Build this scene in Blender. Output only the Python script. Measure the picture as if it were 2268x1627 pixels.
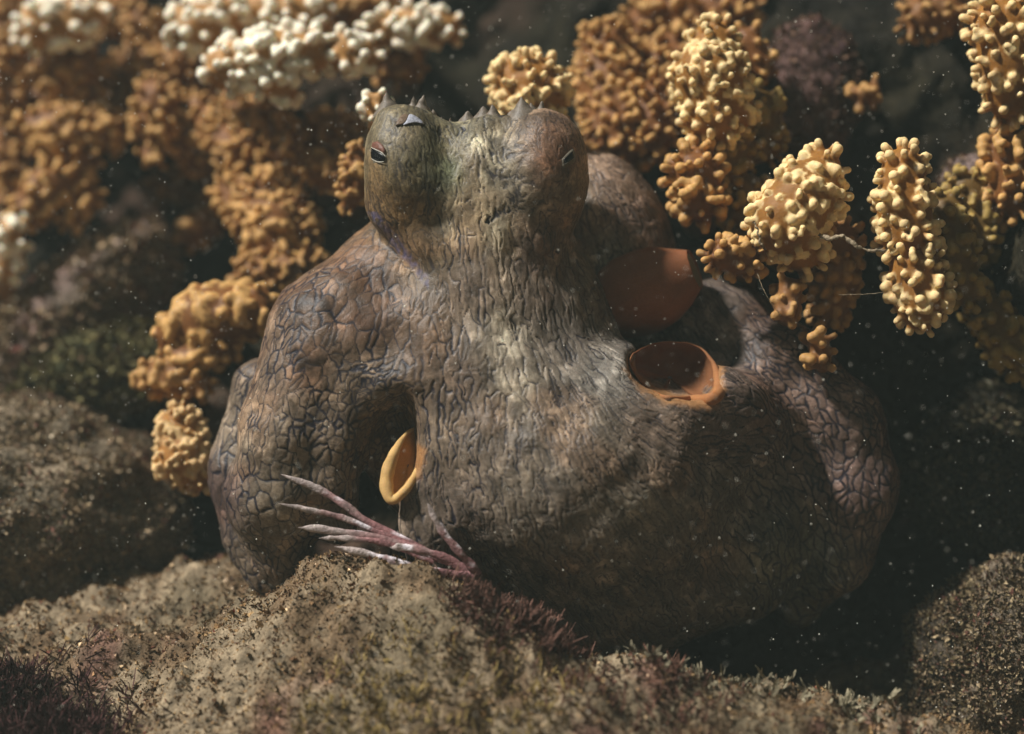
import bpy, bmesh, math, random
import numpy as np
from mathutils import Vector, Matrix, kdtree

for o in list(bpy.data.objects):
    bpy.data.objects.remove(o)
SC = bpy.context.scene
COL = SC.collection
random.seed(7)
RNG = np.random.default_rng(11)

# ------------------------------------------------------------------ camera
PITCH = math.radians(15)
D0 = 0.65                       # metres from lens to the octopus
K = 0.3657 / 2268               # metres per working unit (0.16 mm)
AX_R = np.array([1.0, 0, 0])
AX_F = np.array([0, math.cos(PITCH), -math.sin(PITCH)])
AX_U = np.array([0, math.sin(PITCH), math.cos(PITCH)])
FOCUS = np.array([0, 0, 0.10])
CAM = FOCUS - D0 * AX_F
cam_d = bpy.data.cameras.new('camera')
cam = bpy.data.objects.new('camera', cam_d)
COL.objects.link(cam)
cam.location = CAM
cam.rotation_euler = (math.pi / 2 - PITCH, 0, 0)
cam_d.sensor_width = 36
cam_d.lens = 36 * D0 / 0.3657
cam_d.clip_start = 0.02
cam_d.clip_end = 50
cam_d.dof.use_dof = True
cam_d.dof.focus_distance = D0 - 0.012
cam_d.dof.aperture_fstop = 3.4
SC.camera = cam

# ------------------------------------------------------------------ light
SUN_DIR = Vector((0.60, 0.08, -0.79)).normalized()      # the way the light travels
world = bpy.data.worlds.new('World')
SC.world = world
world.use_nodes = True
wn = world.node_tree
sky = wn.nodes.new('ShaderNodeTexSky')
sky.sky_type = 'NISHITA'
sky.sun_disc = False
sky.sun_elevation = math.asin(-SUN_DIR.z)
sky.sun_rotation = math.atan2(-SUN_DIR.x, -SUN_DIR.y)
sky.air_density = 0.12
sky.dust_density = 0.2
sky.ozone_density = 0.0
wn.links.new(sky.outputs[0], wn.nodes['Background'].inputs[0])
wn.nodes['Background'].inputs[1].default_value = 0.05
sun_d = bpy.data.lights.new('sun', 'SUN')
sun_d.energy = 5.0
sun_d.angle = math.radians(5.0)
sun_d.color = (1.0, 0.965, 0.91)
sun = bpy.data.objects.new('sun', sun_d)
COL.objects.link(sun)
sun.rotation_euler = SUN_DIR.to_track_quat('-Z', 'Y').to_euler()
SC.view_settings.view_transform = 'Standard'
SC.view_settings.look = 'None'
SC.view_settings.exposure = 0.7
SC.view_settings.gamma = 1.0
SC.render.engine = 'CYCLES'
SC.cycles.max_bounces = 6
SC.cycles.diffuse_bounces = 3

# ------------------------------------------------------------------ space helpers
# working frame: a to the right, b down, c towards the lens, unit K metres, origin at FOCUS
def V(px, py, z):
    """a spot seen at (px,py) and z units nearer than the focus plane -> working frame"""
    s = (D0 - np.asarray(z, float) * K) / D0
    return np.stack(np.broadcast_arrays((np.asarray(px, float) - 1134) * s, (np.asarray(py, float) - 813.5) * s, z), -1).astype(float)
def W(v):
    """working frame -> world metres"""
    v = np.asarray(v, float)
    return FOCUS + K * (v[..., 0:1] * AX_R - v[..., 1:2] * AX_U - v[..., 2:3] * AX_F)
def P(px, py, z):
    return W(V(px, py, z))

# ------------------------------------------------------------------ numpy noise
def _hash(ix, iy, iz, s):
    h = (ix * 374761393 + iy * 668265263 + iz * 2147483647 + s * 974634777) & 0xffffffff
    h = ((h ^ (h >> 13)) * 1274126177) & 0xffffffff
    h = ((h ^ (h >> 16)) * 2246822519) & 0xffffffff
    return ((h ^ (h >> 13)) & 0xffffff) / float(0xffffff)
def vnoise(p, seed=0):
    p = np.asarray(p, float)
    i = np.floor(p).astype(np.int64); f = p - i
    f = f * f * (3 - 2 * f)
    out = 0
    for dx in (0, 1):
        wx = f[..., 0] if dx else 1 - f[..., 0]
        for dy in (0, 1):
            wy = f[..., 1] if dy else 1 - f[..., 1]
            for dz in (0, 1):
                wz = f[..., 2] if dz else 1 - f[..., 2]
                out = out + wx * wy * wz * _hash(i[..., 0] + dx, i[..., 1] + dy, i[..., 2] + dz, seed)
    return out * 2 - 1
def fbm(p, oct=4, seed=0, gain=0.5):
    a, s, t = 1.0, 0, 0
    p = np.asarray(p, float)
    for k in range(oct):
        s = s + a * vnoise(p, seed + k * 17); t += a
        a *= gain; p = p * 2.03 + 11.7
    return s / t
def sstep(a, b, x):
    t = np.clip((x - a) / (b - a), 0, 1)
    return t * t * (3 - 2 * t)
def smin(a, b, k):
    h = np.clip(k - np.abs(a - b), 0, None) / k
    return np.minimum(a, b) - h * h * k * 0.25
def smax(a, b, k):
    return -smin(-a, -b, k)

# ------------------------------------------------------------------ signed distance shapes
def rotm(deg_c, deg_a=0, deg_b=0):
    c, s = math.cos(math.radians(deg_c)), math.sin(math.radians(deg_c))
    m = np.array([[c, -s, 0], [s, c, 0], [0, 0, 1.0]])
    c, s = math.cos(math.radians(deg_a)), math.sin(math.radians(deg_a))
    m = m @ np.array([[1, 0, 0], [0, c, -s], [0, s, c]])
    c, s = math.cos(math.radians(deg_b)), math.sin(math.radians(deg_b))
    return m @ np.array([[c, 0, s], [0, 1, 0], [-s, 0, c]])
def sd_ell(p, c, r, rot=None):
    q = p - c
    if rot is not None:
        q = q @ rot
    r = np.asarray(r, float)
    k0 = np.sqrt(((q / r) ** 2).sum(-1)); k1 = np.sqrt(((q / (r * r)) ** 2).sum(-1))
    return k0 * (k0 - 1) / np.maximum(k1, 1e-9)
def sd_cone(p, a, b, ra, rb):
    ab = b - a
    t = np.clip(((p - a) @ ab) / max(ab @ ab, 1e-9), 0, 1)
    return np.sqrt(((p - a - t[..., None] * ab) ** 2).sum(-1)) - (ra + (rb - ra) * t)
def sd_chain(p, pts, k=10):
    d = None
    for q0, q1 in zip(pts[:-1], pts[1:]):
        e = sd_cone(p, q0[0], q1[0], q0[1], q1[1])
        d = e if d is None else smin(d, e, k)
    return d

def surface_net(val, org, h):
    """vertices and quads of the zero surface of a grid of values"""
    nx, ny, nz = val.shape
    s = val < 0
    cx = lambda a, i, j, k: a[i:nx - 1 + i, j:ny - 1 + j, k:nz - 1 + k]
    cnt = sum(cx(s, i, j, k).astype(np.int8) for i in (0, 1) for j in (0, 1) for k in (0, 1))
    act = (cnt > 0) & (cnt < 8)
    cells = np.argwhere(act)
    idx = -np.ones(act.shape, np.int64)
    idx[act] = np.arange(len(cells))
    acc = np.zeros((len(cells), 3)); num = np.zeros(len(cells))
    corners = [(i, j, k) for i in (0, 1) for j in (0, 1) for k in (0, 1)]
    for a in corners:
        for ax in range(3):
            if a[ax]:
                continue
            b = list(a); b[ax] = 1
            va = val[cells[:, 0] + a[0], cells[:, 1] + a[1], cells[:, 2] + a[2]]
            vb = val[cells[:, 0] + b[0], cells[:, 1] + b[1], cells[:, 2] + b[2]]
            m = (va < 0) != (vb < 0)
            t = np.where(m, va / np.where(m, va - vb, 1), 0)
            pt = np.tile(np.array(a, float), (len(cells), 1)); pt[:, ax] += t
            acc += pt * m[:, None]; num += m
    vs = org + h * (cells + acc / np.maximum(num, 1)[:, None])
    quads = []
    for ax in range(3):
        o1, o2 = [(1, 2), (2, 0), (0, 1)][ax]
        sl0 = [slice(1, -1)] * 3; sl1 = [slice(1, -1)] * 3
        sl0[ax] = slice(0, -1); sl1[ax] = slice(1, None)
        A, B = s[tuple(sl0)], s[tuple(sl1)]
        e = np.argwhere(A != B)
        off = np.ones(3, int); off[ax] = 0
        g = e + off
        flip = A[tuple(e.T)]
        q = []
        for d1, d2 in ((-1, -1), (0, -1), (0, 0), (-1, 0)):
            c = g.copy(); c[:, o1] += d1; c[:, o2] += d2
            q.append(idx[c[:, 0], c[:, 1], c[:, 2]])
        q = np.stack(q, 1)
        q[~flip] = q[~flip][:, ::-1]
        quads.append(q)
    return vs, np.concatenate(quads)

# ------------------------------------------------------------------ objects
def mesh_np(name, verts, faces, mat, smooth=True, colors=None, attr='tone'):
    """faces: (n,k) array.  colors: (nverts,3) linear albedo"""
    me = bpy.data.meshes.new(name)
    verts = np.ascontiguousarray(verts, np.float32); faces = np.asarray(faces, np.int32)
    n, k = faces.shape
    me.vertices.add(len(verts)); me.vertices.foreach_set('co', verts.ravel())
    me.loops.add(n * k); me.loops.foreach_set('vertex_index', faces.ravel())
    me.polygons.add(n); me.polygons.foreach_set('loop_start', np.arange(0, n * k, k, dtype=np.int32))
    me.update(calc_edges=True); me.validate()
    if smooth:
        me.polygons.foreach_set('use_smooth', np.ones(len(me.polygons), bool))
    if colors is not None:
        at = me.color_attributes.new(attr, 'FLOAT_COLOR', 'POINT')
        c = np.ones((len(verts), 4), np.float32); c[:, :3] = colors
        at.data.foreach_set('color', c.ravel())
    if mat:
        me.materials.append(mat)
    return me
def link(name, me, parent=None, loc=None):
    o = bpy.data.objects.new(name, me)
    COL.objects.link(o)
    if parent is not None:
        o.parent = parent
    if loc is not None:
        o.location = loc
    return o
def tag(o, label=None, cat=None, group=None, kind=None):
    for k_, v_ in (('label', label), ('category', cat), ('group', group), ('kind', kind)):
        if v_:
            o[k_] = v_
    return o
def empty(name, loc, label, cat, group=None):
    o = bpy.data.objects.new(name, None)
    COL.objects.link(o); o.location = loc; o.empty_display_size = 0.01
    return tag(o, label, cat, group)
def tube(pts, radii, n=8, closed=False, flat=1.0):
    """sweep along working-frame points; returns verts, quads (triangulated caps left to end points)"""
    pts = np.asarray(pts, float); radii = np.asarray(radii, float)
    m = len(pts)
    if closed:
        tan = np.roll(pts, -1, 0) - np.roll(pts, 1, 0)
    else:
        tan = np.gradient(pts, axis=0)
    tan /= np.linalg.norm(tan, axis=1)[:, None] + 1e-9
    ref = np.array([0.13, 0.21, 0.97])
    nrm = np.cross(tan, ref); nrm /= np.linalg.norm(nrm, axis=1)[:, None] + 1e-9
    bi = np.cross(tan, nrm)
    th = np.linspace(0, 2 * math.pi, n, endpoint=False)
    vs = pts[:, None] + radii[:, None, None] * (np.cos(th)[None, :, None] * nrm[:, None] + flat * np.sin(th)[None, :, None] * bi[:, None])
    f = []
    for i in range(m if closed else m - 1):
        j = (i + 1) % m
        for t in range(n):
            u = (t + 1) % n
            f.append((i * n + t, i * n + u, j * n + u, j * n + t))
    return vs.reshape(-1, 3), np.array(f)
def spline(ctrl, n):
    """Catmull-Rom through control rows"""
    c = np.asarray(ctrl, float)
    c = np.vstack([2 * c[0] - c[1], c, 2 * c[-1] - c[-2]])
    out = []
    t = np.linspace(0, len(c) - 3 - 1e-6, n)
    for x in t:
        i = int(x); u = x - i
        p0, p1, p2, p3 = c[i:i + 4]
        out.append(0.5 * (2 * p1 + (p2 - p0) * u + (2 * p0 - 5 * p1 + 4 * p2 - p3) * u * u + (3 * p1 - p0 - 3 * p2 + p3) * u ** 3))
    return np.array(out)
def join(parts):
    vs, fs, o = [], [], 0
    for v, f in parts:
        vs.append(v); fs.append(np.asarray(f) + o); o += len(v)
    return np.vstack(vs), np.vstack(fs)

# ------------------------------------------------------------------ materials
def material(name, rough=0.6, spec=0.25, sss=0.0, sss_r=(1, .4, .2), sss_s=0.002, noise=None, bump=None, color=None, coat=0, trans=0):
    """colour comes from the vertex attribute 'tone' (pigment) or a constant, varied by fine procedural noise"""
    m = bpy.data.materials.new(name); m.use_nodes = True
    nt = m.node_tree; N = nt.nodes; L = nt.links
    b = N['Principled BSDF']
    b.inputs['Roughness'].default_value = rough
    b.inputs['Specular IOR Level'].default_value = spec
    if sss:
        b.inputs['Subsurface Weight'].default_value = sss
        b.inputs['Subsurface Radius'].default_value = sss_r
        b.inputs['Subsurface Scale'].default_value = sss_s
    tc = N.new('ShaderNodeNewGeometry')
    if color is None:
        at = N.new('ShaderNodeAttribute'); at.attribute_name = 'tone'
        src = at.outputs['Color']
    else:
        rgb = N.new('ShaderNodeRGB'); rgb.outputs[0].default_value = (*color, 1); src = rgb.outputs[0]
    if noise:
        for sc_, amt, det in noise:
            nz = N.new('ShaderNodeTexNoise'); nz.inputs['Scale'].default_value = sc_; nz.inputs['Detail'].default_value = det
            L.new(tc.outputs['Position'], nz.inputs['Vector'])
            mr = N.new('ShaderNodeMapRange'); mr.inputs['From Min'].default_value = 0.3; mr.inputs['From Max'].default_value = 0.7
            mr.inputs['To Min'].default_value = 1 - amt; mr.inputs['To Max'].default_value = 1 + amt
            L.new(nz.outputs['Fac'], mr.inputs['Value'])
            mx = N.new('ShaderNodeVectorMath'); mx.operation = 'SCALE'
            L.new(src, mx.inputs[0]); L.new(mr.outputs[0], mx.inputs['Scale']); src = mx.outputs[0]
    L.new(src, b.inputs['Base Color'])
    if bump:
        prev = None
        for sc_, dist, det in bump:
            nz = N.new('ShaderNodeTexNoise'); nz.inputs['Scale'].default_value = sc_; nz.inputs['Detail'].default_value = det
            L.new(tc.outputs['Position'], nz.inputs['Vector'])
            bp = N.new('ShaderNodeBump'); bp.inputs['Distance'].default_value = dist; bp.inputs['Strength'].default_value = 1
            L.new(nz.outputs['Fac'], bp.inputs['Height'])
            if prev:
                L.new(prev.outputs[0], bp.inputs['Normal'])
            prev = bp
        L.new(prev.outputs[0], b.inputs['Normal'])
    return m
M_SKIN = material('octopus_skin', 0.42, 0.28, 0.15, (1, .5, .3), 0.0012, noise=[(2600, .16, 2), (700, .14, 3)], bump=[(2200, .00018, 2)])
M_CORAL = material('coral_tissue', 0.52, 0.2, 0.35, (1, .55, .25), 0.0016, noise=[(900, .10, 3), (160, .16, 3)], bump=[(1300, .00016, 3)])
M_TURF = material('algal_turf', 0.85, 0.1, noise=[(1400, .3, 3), (300, .3, 3)], bump=[(700, .0008, 4)])
M_ROCK = material('reef_rock', 0.9, 0.1, noise=[(900, .45, 4), (160, .4, 4), (40, .3, 3)], bump=[(500, .0014, 5), (120, .004, 4)])
M_ORANGE = material('orange_membrane', 0.6, 0.1, 0.3, (1, .4, .15), 0.002, noise=[(1800, .12, 3)], bump=[(900, .0001, 2)])
M_SPINE = material('encrusted_spine', 0.6, 0.2, noise=[(1200, .35, 4), (250, .3, 3)], bump=[(900, .0004, 4)])
M_BLACK = material('pupil_black', 0.25, 0.3, color=(.004, .004, .006))
M_PALE = material('pale_skin', 0.5, 0.3, noise=[(1500, .3, 3)], bump=[(900, .0003, 3)])
M_SPECK = material('marine_snow', 0.7, 0.2, color=(.85, .82, .70))
M_FILM = material('detritus', 0.9, 0.1, noise=[(1200, .5, 3)], bump=[(900, .0006, 4)])

# ================================================================== the reef wall and sea bed
def tps(xy, z, lam=1e-4):
    n = len(xy)
    d = np.linalg.norm(xy[:, None] - xy[None], axis=2)
    Km = d * d * np.log(d + 1e-9) + lam * np.eye(n)
    A = np.zeros((n + 3, n + 3)); A[:n, :n] = Km; A[:n, n] = 1; A[:n, n + 1:] = xy; A[n, :n] = 1; A[n + 1:, :n] = xy.T
    w = np.linalg.solve(A, np.concatenate([z, np.zeros(3)]))
    def f(q):
        out = np.empty(len(q))
        for s0 in range(0, len(q), 20000):
            qq = q[s0:s0 + 20000]
            d = np.linalg.norm(qq[:, None] - xy[None], axis=2)
            out[s0:s0 + 20000] = (d * d * np.log(d + 1e-9)) @ w[:n] + w[n] + qq @ w[n + 1:]
        return out
    return f
def warp_axis(lo, hi, clo, chi, step, growth=1.18):
    a = list(np.arange(clo, chi, step))
    s, x = step, clo
    left = []
    while x > lo:
        s *= growth; x -= s; left.append(x)
    s, x = step, a[-1]
    while x < hi:
        s *= growth; x += s; a.append(x)
    return np.array(left[::-1] + a)
def grid_faces(nx, ny):
    i, j = np.meshgrid(np.arange(nx - 1), np.arange(ny - 1), indexing='ij')
    a = (i * ny + j).ravel()
    return np.stack([a, a + ny, a + ny + 1, a + 1], 1)

# sea bed: world height field through surveyed spots
GC = [(300, 1600, 210), (430, 1480, 160), (560, 1370, 110), (700, 1232, 110), (850, 1240, 130), (1000, 1290, 170), (1150, 1362, 200),
      (1300, 1440, 220), (1500, 1480, 230), (1700, 1485, 230), (1850, 1540, 230), (2000, 1600, 230), (2150, 1650, 230), (2350, 1690, 230),
      (500, 1640, 330), (800, 1450, 260), (800, 1640, 420), (1100, 1500, 330), (1100, 1640, 430), (1500, 1640, 390), (1900, 1680, 340), (2300, 1760, 330),
      (1100, 1950, 700), (400, 1900, 600), (1900, 1950, 640),
      (1200, 1520, -60), (1500, 1590, -60), (1800, 1620, -60), (2050, 1650, -60), (1000, 1420, -60), (860, 1310, -40),
      (560, 1318, -70), (400, 1270, -260), (250, 1400, -110), (470, 1420, 0), (120, 1500, 60), (0, 1600, 160), (-250, 1500, 100), (300, 1290, -380), (650, 1290, -150),
      (800, 1300, -300), (1200, 1500, -400), (1700, 1550, -400), (2200, 1560, -300)]
gxyz = np.array([P(*g) for g in GC])
far = np.array([[x, y, z] for x, y, z in [(-.9, -.9, -.1), (0, -1.0, -.12), (.9, -.9, -.1), (-.9, 0, -.04), (.9, 0, -.06), (-.9, .7, 0), (0, .6, -.02), (.9, .7, 0), (-.45, -.35, -.08), (.45, -.35, -.09)]])
gxyz = np.vstack([gxyz, far])
ground_h = tps(gxyz[:, :2], gxyz[:, 2])
def ground_z(xy):
    z = ground_h(xy)
    q = np.concatenate([xy, np.zeros((len(xy), 1))], 1)
    z = z + 0.009 * fbm(q * 45, 3, 3) + 0.0055 * fbm(q * 150, 3, 5) - .002 * np.abs(fbm(q * 260, 2, 6))
    rim = np.hypot(xy[:, 0], xy[:, 1] + .3)  # unseen basin rim, added round the scene to block low sky light
    high = .9 + .6 * sstep(.2, 1.2, xy[:, 0]) + .7 * sstep(-.3, -1.4, xy[:, 1])
    return z + sstep(.62, 1.3, rim) * (high + .3 * fbm(q * 3, 3, 8))
gx = warp_axis(-2.0, 2.0, -.25, .25, .002)
gy = warp_axis(-2.2, 1.2, -.17, .07, .002)
X, Y = np.meshgrid(gx, gy, indexing='ij')
xy = np.stack([X.ravel(), Y.ravel()], 1)
Zg = ground_z(xy) + 0.0016 * fbm(np.concatenate([xy, np.zeros((len(xy), 1))], 1) * 600, 2, 9)
gv = np.column_stack([xy, Zg])
def turf_color(p, seed=0):
    """pigment of mixed turf: sand tan, olive, brown and dull red patches"""
    n1 = fbm(p * 28, 3, 40 + seed)[:, None]; n2 = fbm(p * 75, 3, 60 + seed)[:, None]; n3 = fbm(p * 330, 2, 80 + seed)[:, None]
    tan = np.array([.24, .185, .12]); olive = np.array([.16, .125, .078]); brown = np.array([.12, .075, .04]); red = np.array([.13, .045, .04])
    c = tan + (olive - tan) * sstep(-.1, .35, n1)
    c = c + (brown - c) * sstep(.0, .4, n2) * .8
    c = c + (red - c) * sstep(.2, .45, fbm(p * 40 + 5, 2, 91 + seed)[:, None]) * .6
    return np.clip(c * (1 + .7 * n3), .015, .8)
ground = link('seabed', mesh_np('seabed', gv, grid_faces(len(gx), len(gy)), M_TURF, colors=turf_color(gv)))
tag(ground, kind='structure')

# reef wall: relief in the working frame
WC = [(-300, 0, -1400), (0, 100, -1300), (300, 100, -1250), (600, 120, -1150), (850, 100, -1150), (1050, 120, -1300), (1250, 60, -900), (1500, 60, -750), (1750, 150, -560), (1950, 150, -650),
      (2200, 100, -560), (2500, 100, -500), (-300, 500, -1400), (100, 450, -1350), (400, 400, -1300), (700, 400, -1000), (1000, 500, -700), (1400, 400, -620), (1700, 450, -430), (1900, 500, -480), (2150, 450, -520), (2500, 500, -450),
      (-300, 1000, -1000), (100, 900, -1000), (400, 800, -750), (700, 900, -500), (1100, 900, -450), (1600, 900, -450), (2000, 900, -520), (2200, 900, -560), (2500, 900, -480),
      (-300, 1300, -700), (200, 1250, -600), (600, 1250, -420), (1200, 1300, -420), (1800, 1300, -460), (2200, 1300, -560), (2500, 1300, -400), (600, 1900, -300), (1500, 1900, -300), (2400, 1900, -300),
      (0, -700, -1100), (1134, -700, -1000), (2268, -700, -500), (-1500, -700, -900), (3800, -700, 1200), (2268, -1500, 500), (1500, -1900, 100), (2900, 100, 500), (2900, 700, 700), (2900, 1300, 700), (3500, 300, 1500), (-1500, 900, -500), (3800, 900, 1700)]  # outer right and top points bend the unseen wall forward, added to block skylight
wv = np.array([V(*w) for w in WC])
wall_c = tps(wv[:, :2] / 1000, wv[:, 2] / 1000)
def wall_depth(ab):
    c = wall_c(ab / 1000) * 1000
    q = np.concatenate([ab, np.zeros((len(ab), 1))], 1)
    return c + 120 * fbm(q / 260, 3, 21) + 75 * fbm(q / 90, 3, 22) + 24 * fbm(q / 30, 2, 23)
wa = warp_axis(-4500, 4500, -1750, 1650, 13)
wb = warp_axis(-2600, 1500, -1150, 900, 13)
A_, B_ = np.meshgrid(wa, wb, indexing='ij')
ab = np.stack([A_.ravel(), B_.ravel()], 1)
wvv = np.column_stack([ab, wall_depth(ab)])
ww = W(wvv)
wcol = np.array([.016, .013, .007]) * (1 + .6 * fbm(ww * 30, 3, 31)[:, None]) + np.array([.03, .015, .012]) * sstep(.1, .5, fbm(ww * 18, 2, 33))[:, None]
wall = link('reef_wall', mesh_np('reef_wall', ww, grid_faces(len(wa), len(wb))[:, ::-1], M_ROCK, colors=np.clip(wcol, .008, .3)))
tag(wall, kind='structure')

# ------------------------------------------------------------------ flakes and filaments of turf (one mesh for each host)
def flakes(pos, nrm, size, col, rng, lean=.8, long=1.0):
    """little crumpled bits standing on a surface"""
    n = len(pos)
    d = nrm + rng.normal(0, lean, (n, 3)); d /= np.linalg.norm(d, axis=1)[:, None]
    s = np.cross(d, rng.normal(0, 1, (n, 3))); s /= np.linalg.norm(s, axis=1)[:, None]
    t = np.cross(d, s)
    w_ = size * rng.uniform(.25, .6, n); l_ = size * rng.uniform(.6, 1.5, n) * long
    a = pos - d * (size * .35)[:, None]
    b = pos + d * (l_ * .45)[:, None] + s * w_[:, None] + t * (w_ * .5)[:, None]
    c = pos + d * l_[:, None] - t * (w_ * .6)[:, None]
    e_ = pos + d * (l_ * .5)[:, None] - s * w_[:, None] + t * (w_ * .4)[:, None]
    vs = np.stack([a, b, c, e_], 1).reshape(-1, 3)
    fs = np.arange(n * 4).reshape(n, 4)
    return vs, fs, np.repeat(col, 4, 0)
def turf_mix(n, rng, white=.07, red=.07):
    base = np.array([[.27, .225, .145], [.19, .15, .095], [.14, .12, .07], [.11, .08, .055], [.22, .18, .12]])
    c = base[rng.integers(0, 5, n)] * rng.uniform(.75, 1.25, (n, 1))
    u = rng.random(n)
    c[u < white] = np.array([.62, .58, .46]) * rng.uniform(.7, 1.2, (int((u < white).sum()), 1))
    k = u > 1 - red
    c[k] = np.array([.12, .055, .045]) * rng.uniform(.5, 1.3, (int(k.sum()), 1))
    return c
rng = np.random.default_rng(5)
n = 270000
gxy = np.column_stack([rng.uniform(-.25, .25, n), rng.uniform(-.16, .06, n)])
gz = ground_z(gxy)
e = 1e-3
gn = np.column_stack([-(ground_h(gxy + [e, 0]) - ground_h(gxy - [e, 0])) / (2 * e), -(ground_h(gxy + [0, e]) - ground_h(gxy - [0, e])) / (2 * e), np.ones(n)])
gn /= np.linalg.norm(gn, axis=1)[:, None]
dens = fbm(np.column_stack([gxy, gz]) * 55, 3, 71)
keep = rng.random(n) < .75 + .8 * dens
gp = np.column_stack([gxy, gz])[keep]; gn = gn[keep]
tc_ = np.array([1.12, .97, .84]) * turf_mix(len(gp), rng, .05) * (.55 + .45 * np.clip(turf_color(gp) / .2, .4, 1.6))
fv, ff, fc = flakes(gp, gn, rng.gamma(2.0, .00022, len(gp)) + .0003, tc_, rng, lean=1.1)
turf = link('turf_algae', mesh_np('turf_algae', fv, ff, M_FILM, smooth=False, colors=fc))
tag(turf, 'sandy olive turf of algae bits and shell grains covering the sea bed', 'algae', kind='stuff')

# ================================================================== the octopus
def B(px, py, z, r):
    return (V(px, py, z), float(r))
ROT = {k: rotm(k) for k in (-25, -15, -10, 10, 15, 25, 40)}
def sdf_head(p):
    d = sd_ell(p, V(906, 380, 30), (95, 146, 100), ROT[-10])
    d = smin(d, sd_ell(p, V(1194, 384, 30), (103, 140, 100), ROT[10]), 36)
    d = smin(d, sd_ell(p, V(1056, 394, 14), (95, 116, 96)), 32)
    d = smin(d, sd_ell(p, V(1052, 440, -8), (238, 140, 100)), 60)
    d = smin(d, sd_ell(p, V(1072, 545, 20), (165, 125, 92)), 45)
    d = smin(d, sd_chain(p, [B(1070, 440, 45, 52), B(1075, 660, 45, 75)]), 45)
    d = smin(d, sd_cone(p, V(880, 470, 20), V(1010, 620, 40), 48, 36), 40)
    d = smin(d, sd_ell(p, V(1185, 520, 55), (50, 42, 50)), 30)
    d = smin(d, sd_chain(p, [B(856, 262, 45, 20), B(935, 260, 45, 20), B(1010, 300, 30, 22)], 10), 22)
    d = smin(d, sd_chain(p, [B(1020, 298, 25, 18), B(1088, 272, 35, 20), B(1205, 272, 45, 20), B(1252, 308, 40, 24)], 10), 22)
    # dents under the brows and beside the bridge
    d = smax(d, -sd_ell(p, V(1000, 320, 150), (9, 55, 44), ROT[-10]), 45)
    d = smax(d, -sd_ell(p, V(945, 490, 170), (42, 34, 62)), 45)
    d = smax(d, -sd_ell(p, V(1235, 500, 150), (44, 26, 60)), 40)
    return d
def sdf_body(p):
    d = sd_ell(p, V(1070, 850, -50), (320, 340, 200))
    d = smin(d, sd_ell(p, V(1060, 660, -80), (270, 220, 150)), 60)
    d = smin(d, sd_chain(p, [B(900, 570, -110, 115), B(770, 740, -70, 165)], 20), 60)
    d = smin(d, sd_ell(p, V(1245, 1045, 10), (360, 265, 222), ROT[10]), 80)
    d = smin(d, sd_ell(p, V(1290, 1230, -100), (430, 235, 170)), 70)
    d = smin(d, sd_ell(p, V(1560, 1130, -165), (300, 260, 160)), 80)
    # arms on the near side
    d = smin(d, sd_chain(p, [B(745, 780, -40, 160), B(662, 950, -20, 124), B(615, 1100, -25, 112), B(630, 1235, -45, 66)], 30), 45)
    d = smin(d, sd_chain(p, [B(590, 880, -150, 90), B(545, 1050, -140, 82), B(548, 1180, -120, 66), B(590, 1285, -75, 32)], 25), 14)
    d = smin(d, sd_chain(p, [B(790, 862, 45, 62), B(748, 960, 40, 62), B(735, 1060, 25, 56), B(745, 1160, -10, 45)], 20), 30)
    d = smin(d, sd_chain(p, [B(900, 850, 90, 50), B(800, 850, 55, 58)], 20), 40)
    d = smin(d, sd_ell(p, V(975, 1080, 70), (78, 175, 85)), 40)
    # mantle and arms behind
    d = smin(d, sd_ell(p, V(1335, 560, -240), (170, 245, 150), ROT[-15]), 20)
    d = smin(d, sd_ell(p, V(1640, 830, -250), (190, 170, 120)), 50)
    d = smin(d, sd_ell(p, V(1590, 735, -190), (130, 120, 95)), 60)
    d = smin(d, sd_chain(p, [B(1590, 690, -170, 58), B(1735, 800, -130, 84), B(1858, 935, -120, 96), B(1895, 1080, -120, 92), B(1850, 1230, -150, 80), B(1770, 1340, -220, 60)], 30), 22)
    d = smin(d, sd_ell(p, V(1480, 905, 40), (190, 120, 100)), 80)
    d = smin(d, sd_ell(p, V(1570, 950, -50), (170, 140, 120)), 80)
    # hollow between arm and web, cup of the gill opening
    d = smax(d, -sd_ell(p, V(848, 1015, 170), (64, 150, 185), ROT[15]), 30)
    d = smin(d, sd_chain(p, [B(912, 1095, 118, 18), B(918, 1150, 112, 30), B(950, 1240, 95, 50)], 15), 30)
    d = smax(d, -smin(sd_ell(p, V(1488, 806, 95), (97, 70, 190)), sd_ell(p, V(1526, 834, 95), (64, 53, 185)), 20), 22)
    return d
def sdf(p):
    d = smin(sdf_body(p), sdf_head(p), 14 + 40 * sstep(-190, -60, p[..., 0]))
    return d + 9 * vnoise(p / 95, 5) * sstep(520, 700, p[..., 1] + 813)
h = 10.9
lo = np.array([-760., -640, -470]); hi = np.array([930., 745, 330])
nx, ny, nz = ((hi - lo) / h).astype(int) + 1
G = np.stack(np.meshgrid(lo[0] + h * np.arange(nx), lo[1] + h * np.arange(ny), lo[2] + h * np.arange(nz), indexing='ij'), -1)
val = np.empty((nx, ny, nz))
for i in range(nx):
    val[i] = sdf(G[i])
ov, of_ = surface_net(val, lo, h)
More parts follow.
